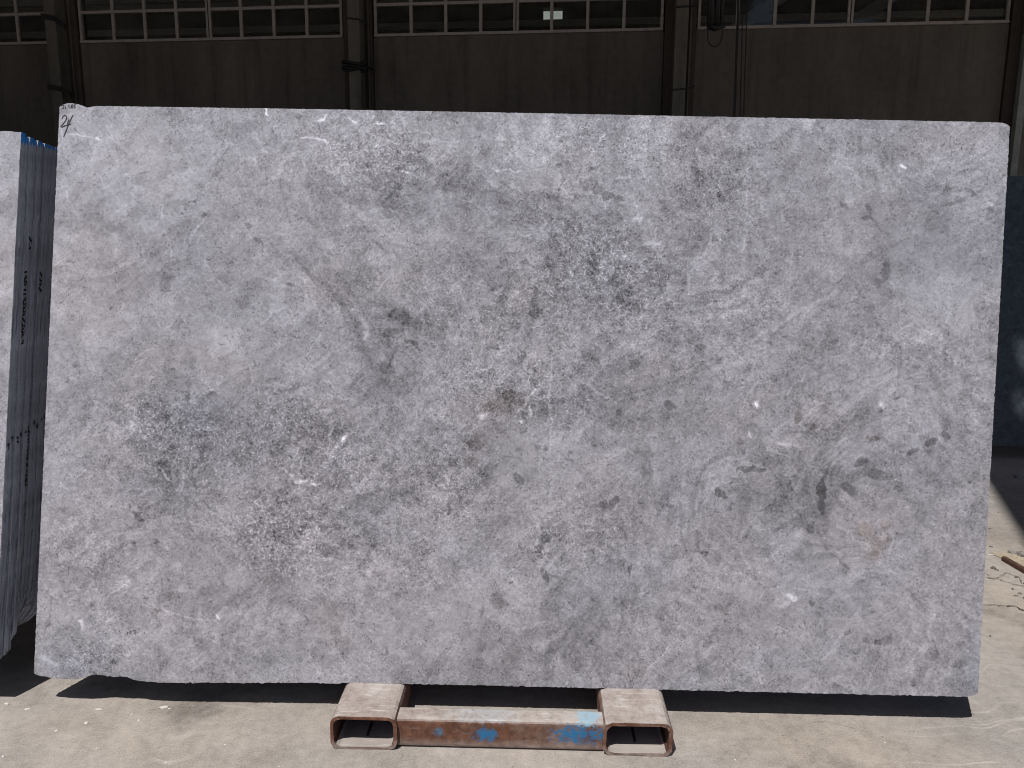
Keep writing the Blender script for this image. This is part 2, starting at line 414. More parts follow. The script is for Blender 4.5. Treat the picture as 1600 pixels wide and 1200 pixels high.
hbox('side_sky_blocker', v0.x-.3, v0.x-.22, -11.5, -.07, 5.4, RZ-.05, M['blocker'])  # added unseen sheet, keeps sky out of the right-hand pane reflections
g0 = (Matrix.Translation((0, 14, 0)) @ Matrix.Rotation(WY, 4, 'Z')).inverted() @ Vector((7.1, 8.9, 0))
hbox('roof_sky_blocker', g0.x-2.3, g0.x+2.3, g0.y-.1, g0.y+.1, 6.3, RZ-.03, M['blocker'])  # added unseen block under the roof, cuts sky reflections in the panes
hbox('side_wall', -15, -14.8, -11, 0, -.5, 8.25, M['dim'])  # unseen hall wall, set in close to darken the left bays
# neighbouring hall seen through the panes
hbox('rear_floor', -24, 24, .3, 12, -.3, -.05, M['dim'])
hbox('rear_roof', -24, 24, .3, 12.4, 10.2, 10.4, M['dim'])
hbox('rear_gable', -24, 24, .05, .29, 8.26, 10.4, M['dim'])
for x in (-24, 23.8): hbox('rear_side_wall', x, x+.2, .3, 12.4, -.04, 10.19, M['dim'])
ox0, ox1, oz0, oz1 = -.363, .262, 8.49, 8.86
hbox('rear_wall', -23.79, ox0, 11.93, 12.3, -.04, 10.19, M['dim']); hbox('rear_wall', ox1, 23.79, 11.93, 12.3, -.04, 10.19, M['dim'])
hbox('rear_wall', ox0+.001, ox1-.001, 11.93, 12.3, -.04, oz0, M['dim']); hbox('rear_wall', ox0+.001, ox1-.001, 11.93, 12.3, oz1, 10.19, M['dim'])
for z, y in ((9.02, 11.7), (8.25, 11.7), (6.95, 8), (8.9, 8), (7.2, 5), (8.3, 5), (6.8, 3), (7.5, 3)):
    hbox('purlin', -23.7, 23.7, y, y+.12, z, z+.2, M['frame'])
for x0 in (4.2, 6.3):
    bm = box_bm(-1.6, 1.6, 2.2, 2.34, -.11, .11); bmesh.ops.rotate(bm, verts=bm.verts, cent=(0, 0, 0), matrix=Matrix.Rotation(R(-34), 3, 'Y'))
    bmesh.ops.translate(bm, verts=bm.verts, vec=(x0+.6, 0, 6.1)); link('brace', bm_mesh('brace', bm), M['frame'], hall)

pb = tag(empty('bright_backdrop', (2.4, 34, 0), WY), 'added pale backdrop seen bright through the far opening of the hall', 'building')  # added pale mass beyond the opening, catches sun to brighten it
box('wall', -5, 5, 0, 4, -.2, 15, M['pale'], pb); box('backdrop_cap', -5.2, 5.2, -.2, 4.2, 15.003, 15.3, M['pale'], pb)
# ------------------------------------------------------------------ hoist cables hanging in front of the wall
def rope(name, pts, r, label, cat, group=None, mat=None):
    P0 = Vector(pts[0]); o = link(name, tube_me(name, [Vector(p)-P0 for p in pts], r, 6), mat or M['wire']); o.location = P0
    return tag(o, label, cat, group)
for k, (xa, xb) in enumerate(((2.892, 2.916), (2.905, 2.941), (2.962, 3.015), (3.02, 3.065))):
    pts = []
    for q in range(13):
        t = q/12; z = RZ*(1-t) + .02*t
        pts.append((xa+(xb-xa)*(4.58-z)/1.456 + .02*math.sin(3*t+k)*t, 10.70-.012*k, z))
    rope('hoist_rope', pts[::-1], .0075, 'thin dark hoist rope hanging straight in front of the concrete wall', 'rope', 'four thin ropes hanging beside the cable bundle')
bund = tag(empty('cable_bundle', (2.63, 10.72, 4.25)), 'thick black bundle of looped cable hanging before the windows', 'cable')
for k in range(9):
    dx = (k-4)*.024; a = random.random()*6
    pts = [(dx+.02*math.sin(a+i), .02*math.cos(a*2+i), .03+random.uniform(-.02, .02)+i*.4 if i else .0+.02*random.random()) for i in range(11)]
    pts[-1] = (dx*.3, .0, RZ-4.25)
    link('cable_strand', tube_me('cable_strand', pts, .026, 6), M['black'], bund)
pts = [(.095*math.cos(t), 0, -.10-.135*math.sin(t)) if True else 0 for t in np.linspace(0, math.pi, 15)]
pts = [(.09, 0, .12), (.098, 0, 0)] + pts + [(-.098, 0, 0), (-.09, 0, .12)]
link('cable_loop', tube_me('cable_loop', pts, .0085, 6), M['black'], bund)
def lump():
    bm = bmesh.new(); bmesh.ops.create_icosphere(bm, subdivisions=2, radius=1)
    for v in bm.verts:
        v.co = Vector((v.co.x*.12, v.co.y*.05, v.co.z*.04))*(1+.25*math.sin(9*v.co.x+5*v.co.z))
    return bm_mesh('cable_tie', bm)
link('cable_tie', lump(), M['black'], bund)

# ------------------------------------------------------------------ steel stands
def rr_profile(w, h, r, n=4):
    pts = []
    for cx, cz, a0 in ((w/2-r, h-r, 0), (-w/2+r, h-r, 90), (-w/2+r, r, 180), (w/2-r, r, 270)):
        for k in range(n+1): a = R(a0+90*k/n); pts.append((cx+r*math.cos(a), cz+r*math.sin(a)))
    return pts
def tube_box(name, cx, w, h, y0, y1, wall, r, along='y', wob=0.):
    bm = bmesh.new(); o = rr_profile(w, h, r); i = [(x*(w-2*wall)/w, wall+z*(h-2*wall)/h) for x, z in rr_profile(w, h, r)]
    L = []
    for y in (y0, y1):
        L.append([[bm.verts.new((cx+x+random.uniform(-wob, wob), y+random.uniform(-wob, wob), max(z+random.uniform(-wob, wob), 0.0))) for x, z in prof] for prof in (o, i)])
    n = len(o)
    for k in range(n):
        l = (k+1) % n
        bm.faces.new((L[0][0][k], L[0][0][l], L[1][0][l], L[1][0][k]))
        bm.faces.new((L[0][1][l], L[0][1][k], L[1][1][k], L[1][1][l]))
        bm.faces.new((L[0][0][l], L[0][0][k], L[0][1][k], L[0][1][l]))
        bm.faces.new((L[1][0][k], L[1][0][l], L[1][1][l], L[1][1][k]))
    bm.normal_update()
    bm.faces.ensure_lookup_table()
    inner = [f for i, f in enumerate(bm.faces) if i % 4 == 1]
    for f in inner:
        if sum(v.co.z for v in f.verts)/4 > .016: f.material_index = 1  # inner walls and ceiling painted darker for shade, floor left dusty
    if along == 'x':
        bmesh.ops.rotate(bm, verts=bm.verts, cent=(0, 0, 0), matrix=Matrix.Rotation(R(90), 3, 'Z'))
    return bm_mesh(name, bm)
SYAW = R(-1.55); LEAN = R(10)
def make_stand(loc, rz, label, group):
    s = tag(empty('steel_slab_stand', loc, rz), label, 'stand', group)
    # local frame: x along the slab, y away from the camera; slab foot line at y = 0
    for cx, w in ((-.389, .186), (.371, .190)):
        t = link('base_tube', tube_box('base_tube', cx, w,   .0995, -.168, 1.05, .009, .024, wob=.0012), M['steel'], s)
        t.data.materials.append(M['rod'])  # dark rust slot stands in for the shade inside the tube
        box('weld_seam', cx-.004, cx+.003, -.12, .4, .0092, .0108, M['rod'], t)
    bm = bmesh.new()
    prof = rr_profile(.062, .088, .012)
    A = [bm.verts.new((-.297, x-.125, z+.002)) for x, z in prof]; B = [bm.verts.new((.277, x-.125, z+.002)) for x, z in prof]
    for k in range(len(A)):
        l = (k+1) % len(A); bm.faces.new((A[k], A[l], B[l], B[k]))
    bm.faces.new(A[::-1]); bm.faces.new(B)
    link('cross_bar', bm_mesh('cross_bar', bm), M['steel_bar'], s)
    link('cross_bar', bm_mesh('cross_bar', box_bm(-.295, .275, .86, .95, .004, .085, .008)), M['steel'], s)
    # leaning frame behind the slab: two posts and two rails on the slab's slope, with struts
    ca, sa = math.cos(LEAN), math.sin(LEAN)
    def lean(u, d, v): return Vector((u, d*ca+v*sa, -d*sa+v*ca+.1))
    for cx in (-.389, .371):
        bm = bmesh.new(); r = bmesh.ops.create_cube(bm, size=1)
        for v in r['verts']: v.co = lean(cx+v.co.x*.07, .058+v.co.y*.068, .72+v.co.z*1.40)
        link('lean_post', bm_mesh('lean_post', bm), M['steel'], s)
        link('strut', tube_me('strut', [lean(cx, .08, 1.30), (cx, .96, .12)], .03, 8), M['steel'], s)
    return s
FOOT = (-.0128, 2.091, 0)
stand = make_stand(FOOT, SYAW, 'rusty steel stand with blue paint smears under the large grey slab', 'rusty steel slab stands')

# ------------------------------------------------------------------ the large marble slab
# drawing of the stone, noted on a sketch grid 1600 x 1200 and mapped to metres on the slab
HM = np.array([[-1.55394, 1.93632, .02261], [2.0407, .0429, -1.93525], [1, .02261, .00021]])
def S(x, y):
    q = HM @ np.array([1, x/1000, y/1000]); return q[0]/q[2], q[1]/q[2]
def S_inv(u, v):
    # rows are (1, X, Y) coefficients
    I = np.linalg.inv(HM); q = [I[r, 0]*u+I[r, 1]*v+I[r, 2] for r in range(3)]
    return q[1]/q[0]*1000, q[2]/q[0]*1000

TONE = [ # x, y, rx, ry, rot, levels
 (200,240,220,90,0,20),(130,450,110,170,0,16),(330,560,120,60,0,12),(130,720,80,90,0,8),(110,900,80,120,0,6),(900,215,130,50,0,12),
 (700,225,130,30,5,12),(1480,330,100,140,0,10),(1490,470,60,60,0,16),(1550,240,60,60,0,12),(1330,250,80,80,0,8),(1400,600,120,70,0,8),
 (1150,885,90,40,-20,12),(870,720,80,50,0,12),(680,935,110,45,0,12),(715,1010,70,35,0,14),(500,960,80,60,0,6),(330,865,70,40,0,10),
 (260,1000,120,40,0,8),(1400,960,110,70,0,8),(960,285,40,25,0,12),(480,300,70,60,0,8),(490,570,60,40,0,10),(430,520,60,50,0,6),
 (1440,660,60,60,0,8),(1300,850,60,50,0,10),(1060,910,80,40,0,6),(1230,640,70,50,0,6),(1180,560,50,40,0,4),(610,360,40,30,0,8),(550,330,30,30,0,8),
 (330,690,160,70,8,-24),(245,720,60,100,0,-16),(440,660,90,40,0,-18),(430,835,75,55,0,-24),(560,850,90,70,0,-8),(615,300,60,50,0,-18),
 (700,270,70,45,0,-12),(640,495,50,35,0,-26),(600,570,45,50,0,-18),(555,480,30,70,-40,-16),(920,400,90,55,25,-28),(985,455,60,40,0,-22),
 (830,330,80,28,0,-12),(750,430,110,60,0,-8),(850,480,45,30,0,-18),(735,720,50,80,15,-20),(790,628,60,28,0,-22),(1000,600,90,60,0,-10),
 (940,620,60,40,20,-14),(1335,742,90,28,-15,-26),(1285,785,22,50,0,-26),(1195,790,70,45,0,-12),(1270,850,40,40,0,-16),(935,960,120,22,-35,-18),
 (1400,330,60,60,0,-14),(1390,420,40,40,0,-10),(1085,240,45,60,0,-10),(1120,300,40,30,0,-16),(1270,560,50,80,0,-8),(200,380,80,28,25,-12),
 (230,590,60,60,0,-12),(120,610,30,20,0,-12),(640,1050,60,25,0,-8),(770,1010,60,30,15,-12),(1100,660,120,60,0,-6),(1330,1000,80,60,0,-8),
 (950,850,80,40,-20,-10),(150,1035,50,25,0,-10),(560,640,60,60,0,-8),(1290,510,90,20,-25,-8),(1530,420,40,80,-35,-10),(1470,360,40,60,-30,-10),
 (620,760,90,60,0,-8),(800,800,110,30,10,-6),(1060,470,70,60,0,-6),(300,450,80,60,10,-8),(380,440,60,50,0,-6),(120,830,60,40,0,-6),(1130,980,100,60,0,-6)]
VEIN = [(430,835,75,50,0,1.0),(255,660,65,45,0,.75),(330,705,150,80,0,.5),(450,655,60,28,0,.6),(560,225,90,45,0,.65),(620,265,60,40,0,.5),
 (930,400,100,65,20,.75),(960,225,160,45,0,.35),(1120,295,70,60,0,.45),(700,745,60,80,0,.55),(765,605,80,45,0,.6),(870,620,60,60,0,.4),
 (550,730,110,60,0,.45),(1000,500,120,80,0,.35),(1395,540,70,25,0,.4),(900,830,90,50,0,.4),(150,880,60,60,0,.25),(700,500,110,70,0,.3),(130,1030,40,20,0,.6),
 (840,470,60,40,0,.5),(1170,470,50,40,0,.4),(600,880,110,60,0,.35),
 (330,560,90,55,0,-.4),(130,430,90,140,0,-.3),(220,270,140,80,0,-.25),(840,720,70,45,0,-.3),(690,960,90,50,0,-.3),(1300,900,120,80,0,-.25),(350,880,60,40,0,-.3),(1450,430,90,80,0,-.3)]
CLAST = [ # x, y, rx, ry, rot, depth, warm
 (612,312,24,13,15,.15,0),(925,263,10,4,-8,.22,0),(921,288,15,8,15,.17,0),(936,296,11,8,40,.24,0),(949,306,8,7,20,.28,0),(967,312,9,6,10,.28,0),(1038,322,14,7,10,.15,0),
 (1085,262,8,9,0,.17,0),(1095,278,9,12,0,.13,0),(1125,309,9,6,40,.20,0),(1147,205,9,11,0,.15,0),(1172,734,18,7,6,.32,0),(1187,736,8,4,-15,.28,0),(1122,766,9,6,40,.32,0),(1132,773,7,5,35,.32,0),
 (1140,795,4,3,0,.26,0),(1146,757,3,3,0,.28,0),(1116,747,3,2,0,.24,0),(1425,708,12,5,-25,.30,0),(1456,691,9,6,-40,.28,0),(1479,681,8,7,0,.26,0),(1478,660,4,10,0,.17,0),
 (850,843,8,11,20,.30,0),(842,857,8,6,0,.28,0),(849,867,6,3,0,.26,0),(851,897,5,11,-20,.28,0),(962,783,9,6,-15,.30,0),(948,788,12,6,0,.20,0),(742,696,12,8,5,.22,.04),(739,722,10,9,0,.17,.04),
 (800,620,22,11,10,.17,.04),(768,634,13,10,-20,.16,.05),(790,638,12,9,20,.13,.03),(748,680,10,6,0,.13,.02),(1284,768,6,20,5,.30,0),(1283,790,7,12,0,.26,0),(1344,722,11,6,-25,.26,0),(1372,742,22,8,8,.18,0),
 (1300,735,16,9,-20,.17,0),(1265,826,7,9,-30,.26,0),(1262,850,9,6,0,.13,0),(1325,763,14,7,30,.22,0),(1408,760,12,7,-10,.13,0),(1245,650,6,9,10,.26,.06),(1269,668,6,7,0,.17,.05),
 (1366,684,11,4,5,.22,.05),(1383,420,6,16,12,.20,0),(1374,443,5,9,0,.15,0),(1375,1001,5,5,0,.28,0),(1386,1000,8,7,0,.20,0),(1352,1000,5,5,0,.22,0),(1325,990,5,5,0,.22,0),(1455,1023,11,8,10,.24,0),(1502,1038,10,4,-5,.22,0),
 (1318,1020,10,12,10,.12,0),(1336,1018,8,6,0,.15,0),(1430,1066,5,7,0,.22,0),(985,893,4,9,0,.26,0),(775,930,10,3,0,.20,0),(780,942,14,9,10,.17,.02),(752,958,3,10,5,.22,0),(621,932,5,8,20,.17,0),
 (640,536,10,3,24,.28,0),(652,541,7,2,35,.30,0),(625,492,16,10,0,.24,0),(638,503,14,10,20,.20,0),(610,520,13,7,0,.20,0),(608,555,7,7,0,.24,0),(605,575,12,9,0,.22,0),(648,583,3,10,5,.17,0),(215,806,10,5,40,.28,0),
 (245,848,5,5,20,.26,0),(210,849,4,3,0,.26,0),(260,652,9,10,0,.20,0),(292,622,5,6,0,.17,0),(890,719,9,3,25,.22,0),(890,707,3,3,0,.22,0),(811,747,6,9,-25,.26,0),(757,743,4,3,0,.26,0),(703,803,6,4,-30,.28,0),(840,697,5,5,0,.20,0),(853,699,4,5,0,.24,0),
 (965,648,6,5,-20,.22,0),(1048,632,9,8,40,.26,0),(1170,575,9,4,-40,.24,0),(1095,545,10,9,-20,.22,0),(1119,562,6,8,0,.22,0),(990,570,9,6,-20,.22,0),(920,558,16,6,30,.15,0),(1044,480,4,6,0,.26,0),(985,455,10,7,0,.22,0),(963,437,12,8,0,.15,0),
 (975,470,14,6,10,.22,0),(838,490,10,9,0,.24,0),(832,475,9,6,0,.20,0),(1188,425,14,7,-25,.17,0),(1302,532,8,4,-10,.15,0),(1258,660,7,5,0,.15,0),(1380,642,6,3,0,.22,0),(1403,622,5,3,-40,.28,0),(1201,536,3,4,-40,.28,0),
 (1318,320,5,7,-30,.24,0),(1359,342,10,3,0,.24,0),(1357,325,4,6,-40,.22,0),(1437,318,2,3,0,.22,0),(1482,295,6,4,30,.22,0),(1518,302,8,3,30,.26,0),(1548,328,5,5,0,.18,0),(1500,312,8,5,10,.18,0),(1382,248,7,12,0,.12,0),(1365,272,16,4,45,.15,0),(1328,237,4,9,60,.17,0),
 (640,211,6,2,0,.26,0),(565,227,6,4,0,.20,0),(797,232,1.5,4,0,.30,0),(504,268,5,6,0,.20,0),(584,276,5,4,30,.22,0),(575,258,6,4,20,.20,0),(388,353,7,3,25,.22,0),(403,377,8,3,25,.28,0),(320,335,5,2.5,5,.30,0),(290,315,7,8,0,.14,0),(220,271,6,3,0,.22,0),
 (110,409,5,4,-40,.20,0),(116,494,3,2,0,.20,0),(239,475,2,2.5,20,.30,0),(325,462,4,3,-40,.26,0),(345,537,5,1.5,0,.30,0),(380,470,12,10,0,.14,0),(262,432,10,4,-10,.12,0),(120,570,8,6,0,.17,0),(398,566,3,3,40,.28,0),(270,578,4,1.5,0,.28,0),(330,615,8,1.5,5,.26,0),
 (145,944,5,2.5,-10,.24,0),(176,1034,4,3,0,.26,0),(247,952,3,7,10,.22,.04),(180,985,2,1.5,0,.24,0),(203,987,3,3,0,.17,0),(800,908,2,3,0,.28,0),(750,1040,20,10,20,.07,0),(780,1015,40,14,10,.06,0),(925,1000,10,5,-40,.16,0),(945,975,8,10,-30,.14,0),(970,950,22,6,-25,.10,0),
 (870,1015,14,4,-25,.13,0),(1030,966,6,3,-25,.18,0),(565,745,5,5,0,.12,0),(1135,905,8,4,0,.08,0),(1290,925,14,6,10,.14,0),(1270,945,5,4,0,.24,0),(1277,960,4,7,0,.2,0),(1385,820,10,6,0,.07,.05),(1372,850,14,13,10,.12,.07),(1362,870,12,6,-20,.14,.07),(1388,842,5,6,0,.2,.05),(1350,828,14,10,0,.05,.08)]
DLINES = [([(455,395),(470,418),(500,438),(530,468),(552,500),(568,545),(590,580),(608,608)],5,.10),([(500,436),(520,458),(540,480)],4,.10),([(1422,592),(1440,587),(1465,585),(1477,572),(1479,545),(1484,522)],1.2,.16),([(1477,585),(1478,560)],4,.08),
 ([(1278,830),(1288,850),(1300,868),(1318,880),(1332,898)],1.6,.15),([(575,515),(590,516),(600,514)],1.0,.22),([(1270,820),(1280,834)],1.5,.14),([(745,300),(800,300),(850,306),(900,312)],2.5,.08),([(1170,700),(1190,722),(1215,745),(1260,790)],1.5,.07),
 ([(1310,755),(1330,770),(1335,780)],1.5,.14),([(1210,655),(1240,640),(1340,590),(1360,605)],1,.05),([(1345,655),(1340,680),(1325,690)],1.3,.12),([(870,705),(888,713),(892,722)],1.2,.16),([(854,752),(860,765),(855,775)],1.2,.16),([(900,760),(910,752)],1,.18),
 ([(800,545),(820,555),(830,580)],1,.05),([(630,550),(645,565),(650,600)],1.2,.12),([(505,420),(515,440)],1,.1),([(590,570),(600,610)],2,.1),([(583,620),(590,650)],1.2,.12),([(630,425),(640,450)],1,.14),([(170,300),(150,325),(165,345)],2.2,.10),([(165,345),(200,368),(240,372)],6,.05)]
WLINES = [([(863,555),(861,600),(859,640),(862,680),(861,705)],1.2,.08),([(884,575),(905,590),(930,612),(946,622),(965,630)],1.3,.10),([(895,600),(915,615),(930,627)],1.2,.08),([(925,640),(940,638),(945,650)],1,.08),([(430,868),(470,850),(520,800),(560,762),(600,715),(650,660),(700,630)],4.5,.045),([(520,805),(590,735)],1.5,.07),
 ([(1166,265),(1167,320),(1165,380),(1160,400)],1,.10),([(882,285),(877,420),(879,500)],1,.07),([(1025,345),(1026,385)],1,.08),([(860,275),(890,292),(980,318),(1060,345)],1,.05),([(805,650),(830,620),(850,602)],1.4,.10),([(720,705),(740,670),(780,655)],1,.08),
 ([(1180,545),(1210,515),(1240,490),(1290,465),(1310,455)],2.5,.06),([(1320,315),(1350,305),(1385,285),(1405,265)],2.5,.06),([(1360,1060),(1380,1010),(1390,1005)],1,.05),([(1455,950),(1462,935),(1452,985)],3.5,.07),([(1420,1040),(1440,1015),(1410,1000)],2,.05),([(1435,1010),(1480,1055)],3,.05),([(1425,1050),(1428,1088)],4,.06),
 ([(160,937),(185,922),(205,905)],1.5,.10),([(240,945),(290,965),(320,972)],1.2,.12),([(340,960),(345,965)],2,.3),([(165,970),(180,962)],1.5,.12),([(125,970),(130,978)],2.5,.18),([(67,1028),(75,1032),(90,1038)],3.5,.16),([(435,730),(450,740),(460,745)],1.6,.16),([(465,750),(490,755),(500,757)],2.2,.22),([(250,732),(262,750)],1.8,.22),([(535,690),(541,682)],2.5,.26),
 ([(514,680),(522,670)],1.5,.2),([(476,712),(470,730)],1.5,.16),([(560,268),(590,262),(610,270),(640,262)],1.2,.10),([(752,653),(757,650)],5,.2),([(826,640),(829,648)],2,.3),([(815,658),(816,664)],2,.28),([(690,595),(702,600)],1,.14),([(1376,630),(1383,634)],3,.28),([(1181,631),(1185,635)],3,.3),([(1195,540),(1190,545)],1.2,.14),
 ([(1168,674),(1176,682)],1.5,.22),([(1410,258),(1412,262)],2.5,.3),([(1543,318),(1552,324)],2.5,.25),([(770,265),(810,268)],1.5,.14),([(1350,830),(1330,895)],1,.03),([(990,345),(1005,340)],3,.12),([(1010,378),(1030,382)],3,.14),([(960,280),(985,276)],1.5,.10),([(1240,720),(1215,705),(1165,690)],1.2,.08),([(150,213),(155,217)],2,.3),([(110,211),(145,214)],1.2,.14),
 ([(570,530),(572,515),(566,500)],2.2,.10),([(415,170),(416,178)],2,.3),([(410,235),(418,238)],2,.12),([(500,188),(508,182)],2.5,.22),([(545,182),(555,190)],2,.18),([(588,190),(600,192)],2,.18),([(472,215),(500,217),(512,222)],1.5,.18),([(615,266),(640,270)],1.6,.2),([(1300,255),(1330,262)],1.5,.06),([(1165,742),(1155,735),(1170,700)],1,.08)]

def blobs(X, Y, L, acc):
    for (x, y, rx, ry, rot, a) in L:
        sel = (np.abs(X-x) < 2.6*max(rx, ry)) & (np.abs(Y-y) < 2.6*max(rx, ry))
        dx, dy = X[sel]-x, Y[sel]-y; c, s = math.cos(R(rot)), math.sin(R(rot))
        u = (c*dx+s*dy)/rx; v = (-s*dx+c*dy)/ry
        acc[sel] += a*np.exp(-(u*u+v*v)*.9)
    return acc
def stone_fields(X, Y):
    """X, Y: sketch coordinates of the vertices (numpy)"""
    X = X.astype(np.float64); Y = Y.astype(np.float64)
    wx = 34*fbm(X/70, Y/70, 1, 4)+10*fbm(X/16, Y/16, 5, 3); wy = 34*fbm(X/70+50, Y/70, 2, 4)+10*fbm(X/16, Y/16+70, 6, 3)
    tone = .004+blobs(X+wx, Y+wy, TONE, np.zeros_like(X))*.82/255
    tone += .020*fbm(X/90, Y/60, 11, 5) + .018*fbm(X/22+.02*Y, Y/22, 12, 4)
    vein = .22 + .16*fbm(X/60, Y/60, 13, 3) + blobs(X+wx*.7, Y+wy*.7, VEIN, np.zeros_like(X))
    # breccia: patches a little darker or paler with crisp borders
    br = fbm((X+wx*1.2)/55, (Y+wy*1.2)/40, 21, 4)
    tone += .026*np.clip((br-.18)/.05, 0, 1) - .026*np.clip((-br-.2)/.05, 0, 1)
    dark = np.zeros_like(X); warm = np.zeros_like(X); lite = np.zeros_like(X)
    for sx, sy, sd, am, ww in ((75, 52, 61, .042, .9), (34, 24, 62, .046, .6), (17, 12, 63, .050, .35)):
        a = -.5+.6*fbm(X/300, Y/300, 66, 2); c, sn = np.cos(a), np.sin(a); px, py = X+wx*ww, Y+wy*ww
        cv, ed = cellnoise((c*px+sn*py)/sx, (-sn*px+c*py)/sy, sd)
        gate = np.clip(.5+1.6*fbm(X/130, Y/110, sd+5, 3), 0, 1.2)*(.55+.45*np.clip(vein*2, 0, 1))
        f = np.clip(ed/.06, 0, 1)
        tone += am*gate*f*(np.clip((cv-.76)/.1, 0, 1)*.8-np.clip((.24-cv)/.1, 0, 1))
        lite += .05*gate*(1-f)*np.clip(2*fbm(X/45, Y/45, sd+9, 3), 0, 1)
    jx = 6.5*fbm(X/11, Y/11, 31, 3, .55); jy = 6.5*fbm(X/11, Y/11+40, 32, 3, .55)
    def clast(x, y, rx, ry, rot, d, wm=0.):
        rm = 2.2*max(rx, ry)+8
        sel = (np.abs(X-x) < rm) & (np.abs(Y-y) < rm)
        if not sel.any(): return
        dx, dy = X[sel]-x+jx[sel], Y[sel]-y+jy[sel]; c, s = math.cos(R(rot)), math.sin(R(rot))
        u = np.abs((c*dx+s*dy)/rx); v = np.abs((-s*dx+c*dy)/ry)
        g = np.maximum(np.maximum(u, v), .74*(u+v))
        e = 1.1/min(rx, ry)
        k = np.clip((1.05-g)/e+.5, 0, 1)
        dark[sel] = np.maximum(dark[sel], d*k); warm[sel] += wm*np.clip(1.6-g, 0, 1)
        rim = np.exp(-((g-1.22)/(.10+e*.35))**2)
        lite[sel] = np.maximum(lite[sel], rim*.05*(d > .15))
    for c in CLAST: clast(*c[:5], c[5]*.55, c[6])
    rs = np.random.RandomState(5)
    for _ in range(900):
        x, y = rs.uniform(50, 1590), rs.uniform(150, 1095); z = rs.rand()
        r = 1.0+1.3*rs.rand()+(2*rs.rand() if z > .93 else 0)
        clast(x, y, r*rs.uniform(1, 1.8), r*.8, rs.uniform(-60, 60), rs.uniform(.06, .17)*(.8 if z < .8 else 1))
    def lines(LL, acc):
        for pts, wd, a in LL:
            for (x0, y0), (x1, y1) in zip(pts, pts[1:]):
                rm = wd*4+8
                sel = (X > min(x0, x1)-rm) & (X < max(x0, x1)+rm) & (Y > min(y0, y1)-rm) & (Y < max(y0, y1)+rm)
                if not sel.any(): continue
                px, py = X[sel]+jx[sel]*.8, Y[sel]+jy[sel]*.8; dx, dy = x1-x0, y1-y0
                t = np.clip(((px-x0)*dx+(py-y0)*dy)/(dx*dx+dy*dy), 0, 1)
                d = np.hypot(px-x0-t*dx, py-y0-t*dy)
                acc[sel] = np.maximum(acc[sel], a*np.exp(-(d/wd)**2)*(.6+.4*np.clip(1+2*fbm(px/14, py/14, 41, 2), 0, 1.4)))
    lines([(P, w, a*.8) for P, w, a in DLINES], dark); lines([(P, w*1.1, a*1.3) for P, w, a in WLINES], lite)
    for x, y, rx, ry, rot, a in ((1233, 932, 6, 3.5, 20, .23), (1241, 936, 7, 5, 5, .23), (1184, 632, 3.5, 3, 0, .3), (754, 654, 5, 4, 0, .2), (828, 645, 2, 4, 0, .25), (1379, 632, 4, 3, 30, .25), (537, 688, 3, 6, 30, .2), (495, 755, 8, 2, 8, .2)):
        g = np.hypot((math.cos(R(rot))*(X-x+jx*.5)+math.sin(R(rot))*(Y-y+jy*.5))/rx, (-math.sin(R(rot))*(X-x+jx*.5)+math.cos(R(rot))*(Y-y+jy*.5))/ry)
        lite = np.maximum(lite, a*np.clip((1.0-g)*min(rx, ry)/1.2+.5, 0, 1))
    # faint extra veinlets
    LL = []
    for _ in range(420):
        x, y = rs.uniform(60, 1580), rs.uniform(170, 1080); a = rs.choice([rs.normal(-.6, .35), rs.normal(.6, .4), rs.uniform(-1.57, 1.57)]); n = rs.randint(2, 5); P = [(x, y)]
        for k in range(n):
            a += rs.normal(0, .35); l = rs.uniform(8, 24); x += l*math.cos(a); y += l*math.sin(a); P.append((x, y))
        LL.append((P, rs.uniform(.8, 1.3), rs.uniform(.03, .11)))
    lines(LL[:330], lite); lines(LL[330:], dark)
    # tint: cooler towards the top, warmer towards the bottom, with patches
    warm += -.018*np.clip((520-Y)/350, 0, 1) + .012*np.clip((Y-600)/300, 0, 1) + .02*fbm(X/120, Y/90, 51, 3)
    blobs(X, Y, [(130,430,80,120,0,.025),(300,640,60,40,0,-.03),(510,970,26,40,0,.03),(535,1000,15,12,0,.04),(960,420,90,60,0,-.02),(760,640,60,40,0,.02),(1000,1050,30,20,0,.025),(100,1040,60,20,0,-.03),(500,455,50,20,0,.02),(1530,1040,20,80,0,-.03),(1480,360,90,120,30,-.015)], warm)
    return dict(tone=tone, vein=np.clip(vein, 0, 1.2), dark=dark, lite=lite, warm=warm)
def set_attrs(me, F, n):
    for k, v in F.items():
        a = me.attributes.new(k, 'FLOAT', 'POINT'); b = np.zeros(n, np.float32); b[:len(v)] = v; a.data.foreach_set('value', b)

